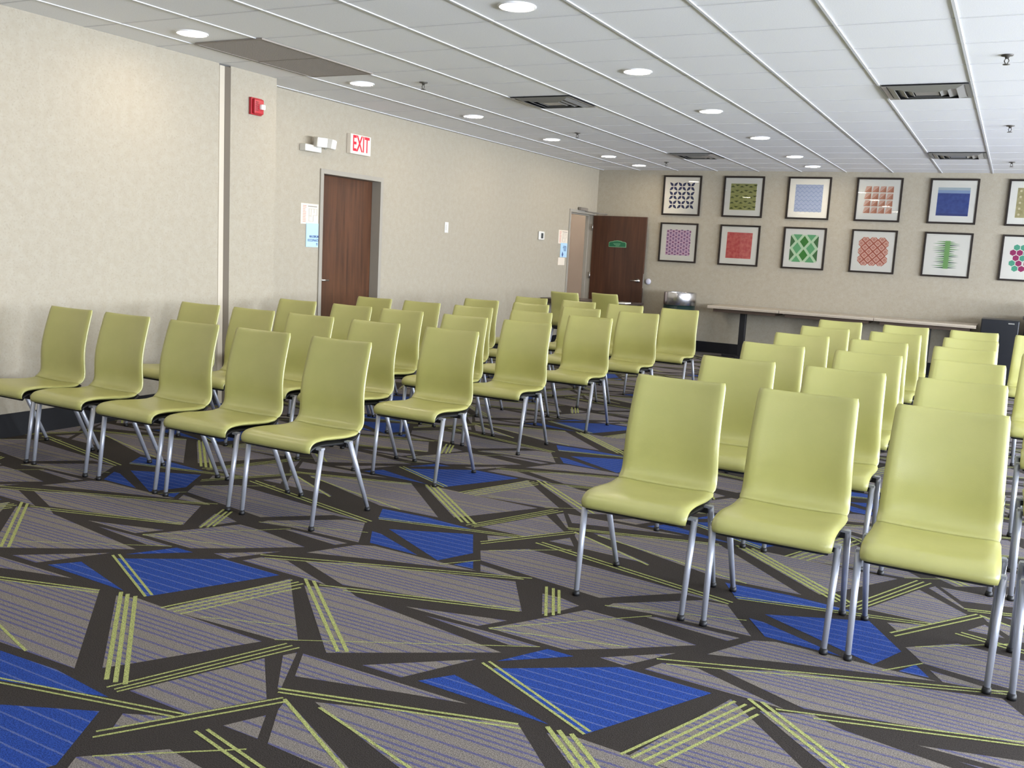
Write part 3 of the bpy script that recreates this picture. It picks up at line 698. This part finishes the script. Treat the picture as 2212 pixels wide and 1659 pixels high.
def d_blue(bm, x, a, b):
    for k, (u0, u1) in enumerate(((-.2,.7),(-.3,.75),(-.1,.7),(0,.7))): bx(bm, x-.0003, x, a*u0, a*u1, b*(.5-.2*k), b*(.6-.2*k), 0)
    pts = [(-.3+.26*math.cos(q*PI/2+PI/2)*(1), -.6+.42*math.sin(q*PI/2+PI/2)) for q in range(4)]
    ngon(bm, [(x, a*u, b*v) for u, v in pts], 0); return [M_navy]
notice('evacuation_plan', 'cream evacuation plan sheet left of the closed brown door', 6.897, 7.148, 1.52, 1.712, .001, M_cream, d_evac)
notice('occupancy_notice', 'pale blue maximum occupancy sheet under the evacuation plan by the closed door', 6.975, 7.152, 1.305, 1.53, .0035, M_bluep, d_occ)
notice('evacuation_plan', 'cream evacuation plan sheet left of the open doorway', 12.53, 12.85, 1.51, 1.708, .001, M_cream, d_evac)
notice('occupancy_notice', 'pale blue sheet with a dark mark beside the open doorway', 12.615, 12.85, 1.31, 1.52, .0035, M_bluep, d_blue)
notice('note_card', 'small blank cream card lowest of the sheets by the open doorway', 12.565, 12.79, 1.195, 1.305, .001, M_cream, None, 'card')

# ------------------------------------------------------------------ ceiling fittings
M_lens = mat('lamp_lens', (255,250,240), .5, emit=(255,238,214), estr=LAMP)
def ceiling_light(x, y, label, group):
    t = thing('ceiling_light', label, 'ceiling light', (x, y, H), 0, group)
    return t
t0 = ceiling_light(.945, 4.68, 'x', 'x')
bm = bmesh.new(); lathe(bm, [(.092, .0), (.092, -.004), (.097, -.009), (.104, -.008), (.107, -.002), (.107, 0)], 40); o = obj('trim_ring', bm, M_grid, t0); o['label'] = 'white ring'
bm = bmesh.new(); lathe(bm, [(0, -.0075), (.06, -.0075), (.0915, -.006), (.0915, -.002), (0, -.002)], 40); obj('lens', bm, M_lens, t0)
index_tree(t0)
YL = [-2.7, -.85, 1.0, 2.85, 4.69, 6.54, 8.38, 10.2, 11.97, 13.13]
near = ['', '', '', '', 'nearest the camera', 'second from the camera', 'third from the camera', 'fourth from the camera', 'second from the end wall', 'nearest the end wall']
first = True
for cxl, nm in ((.945, 'run nearest the left wall'), (3.41, 'run over the aisle'), (8.15, 'run on the window side'), (10.6, 'run nearest the windows')):
    for k, y in enumerate(YL):
        if k in (0, 1, 2): continue
        t = t0 if first else copy_tree(t0); first = False
        t.location = (cxl, y, H)
        t['group'] = 'round ceiling downlights'
        t['label'] = ('lit round downlight in the %s, %s' % (nm, near[k])) if near[k] else 'lit round downlight in the %s, above the view' % nm
# unseen lamps added to brighten the corridor
for yc, wh in ((12.4, 'nearer the viewer'), (14.4, 'beyond the end wall')):
    t = copy_tree(t0); t.location = (-.75, yc, H); t['label'] = 'added unseen downlight brightening the corridor outside the open door, %s' % wh; t['group'] = 'round ceiling downlights'

M_grille = bpy.data.materials.new('return_grille'); M_grille.use_nodes = True
M_grille = mat('grey_brown_eggcrate', (138,130,120), .6); M_gdark = mat('duct_dark', (60,56,52), .9)
t = thing('return_air_grille', 'large rectangular grey-brown eggcrate grille in the ceiling near the left wall', 'air grille', (0, 0, H))
gx0, gx1, gy0, gy1 = .74, 1.335, 4.935, 6.145
bm = bmesh.new(); bx(bm, gx0, gx1, gy0, gy1, -.0045, -.0025); obj('backing', bm, M_gdark, t)
bm = bmesh.new()
for k in range(60): x = gx0+(gx1-gx0)*k/59; bx(bm, x-.0022, x+.0022, gy0, gy1, -.0105, -.0046)
for k in range(120): y = gy0+(gy1-gy0)*k/119; bx(bm, gx0, gx1, y-.0022, y+.0022, -.0102, -.0048)
obj('eggcrate', bm, M_grille, t)
bm = bmesh.new()
for (a, b, c, d) in ((gx0-.014, gx0, gy0-.014, gy1+.014), (gx1, gx1+.014, gy0-.014, gy1+.014), (gx0, gx1, gy0-.014, gy0), (gx0, gx1, gy1, gy1+.014), (gx0, gx1, (gy0+gy1)/2-.006, (gy0+gy1)/2+.006)): bx(bm, a, b, c, d, -.013, -.002)
obj('frame', bm, M_grille, t)

M_diff = mat('diffuser_metal', (150,149,146), .3, .4); M_slot = mat('duct_black', (26,26,26), .8)
def make_diffuser():
    t = thing('ceiling_diffuser', 'x', 'air vent', (0, 0, H))
    bm = bmesh.new(); bx(bm, -.285, .285, -.28, .28, -.0045, -.002); obj('backing', bm, M_slot, t)
    def ring(bm, a, b, z0, z1):
        A = [(-a,-a),(a,-a),(a,a),(-a,a)]; B = [(-b,-b),(b,-b),(b,b),(-b,b)]
        for th in (0,):
            o = [bm.verts.new((x, y, z0)) for x, y in A]; i_ = [bm.verts.new((x, y, z1)) for x, y in B]
            o2 = [bm.verts.new((x*.995, y*.995, z0+.002)) for x, y in A]; i2 = [bm.verts.new((x*.985, y*.985, z1+.002)) for x, y in B]
            for k in range(4):
                q = (k+1) % 4
                bm.faces.new([o[k], o[q], i_[q], i_[k]]); bm.faces.new([o2[q], o2[k], i2[k], i2[q]])
                bm.faces.new([o[k], o2[k], o2[q], o[q]]); bm.faces.new([i_[q], i2[q], i2[k], i_[k]])
    bm = bmesh.new(); ring(bm, .288, .262, -.014, -.012); obj('frame', bm, M_diff, t)
    for a, b in ((.255, .205), (.195, .145), (.135, .09)):
        bm = bmesh.new(); ring(bm, a, b, -.0075, -.028); obj('louver', bm, M_diff, t)
    bm = bmesh.new(); bx(bm, -.08, .08, -.07, .07, -.024, -.010); obj('core_plate', bm, M_diff, t)
    return t
v0 = make_diffuser(); index_tree(v0)
for k, (x, y, lb) in enumerate(((2.197, 7.66, 'square louvred vent between the two lamp runs, nearer the camera'), (5.25, 7.66, 'square louvred vent over the right chair block, nearer the camera'),
                    (2.21, 11.86, 'square louvred vent between the two lamp runs, near the end wall'), (5.25, 11.80, 'square louvred vent over the right chair block, near the end wall'))):
    t = v0 if k == 0 else copy_tree(v0)
    t.location = (x, y, H); t['label'] = lb; t['group'] = 'square ceiling vents'
M_sprk = mat('dull_brass_grey', (92,88,82), .4, .5)
def make_sprinkler():
    t = thing('sprinkler_head', 'x', 'sprinkler', (0, 0, H))
    bm = bmesh.new(); lathe(bm, [(0, 0), (.036, 0), (.033, -.006), (.014, -.009), (.010, -.022), (0, -.022)], 20); obj('cup', bm, M_sprk, t)
    bm = bmesh.new()
    for s in (-1, 1): tube(bm, (s*.006, 0, -.02), (s*.013, 0, -.035), .003, .003, 8); tube(bm, (s*.013, 0, -.035), (s*.003, 0, -.055), .003, .003, 8)
    lathe(bm, [(0, -.053), (.020, -.054), (.021, -.057), (0, -.058)], 16); obj('deflector', bm, M_sprk, t)
    return t
s0 = make_sprinkler(); index_tree(s0)
for k, (x, y, lb) in enumerate(((1.52, 6.61, 'nearest the big dark grille'), (1.52, 9.68, 'half way along the left lamp run'), (1.52, 12.68, 'near the corner of the end wall, left side'),
                   (5.78, 6.53, 'nearest the camera at the right'), (5.78, 9.53, 'second of those at the right'), (5.78, 12.52, 'nearest the end wall at the right'))):
    t = s0 if k == 0 else copy_tree(s0)
    t.location = (x, y, H); t['label'] = 'small metal sprinkler head in the ceiling, %s' % lb; t['group'] = 'ceiling sprinkler heads'
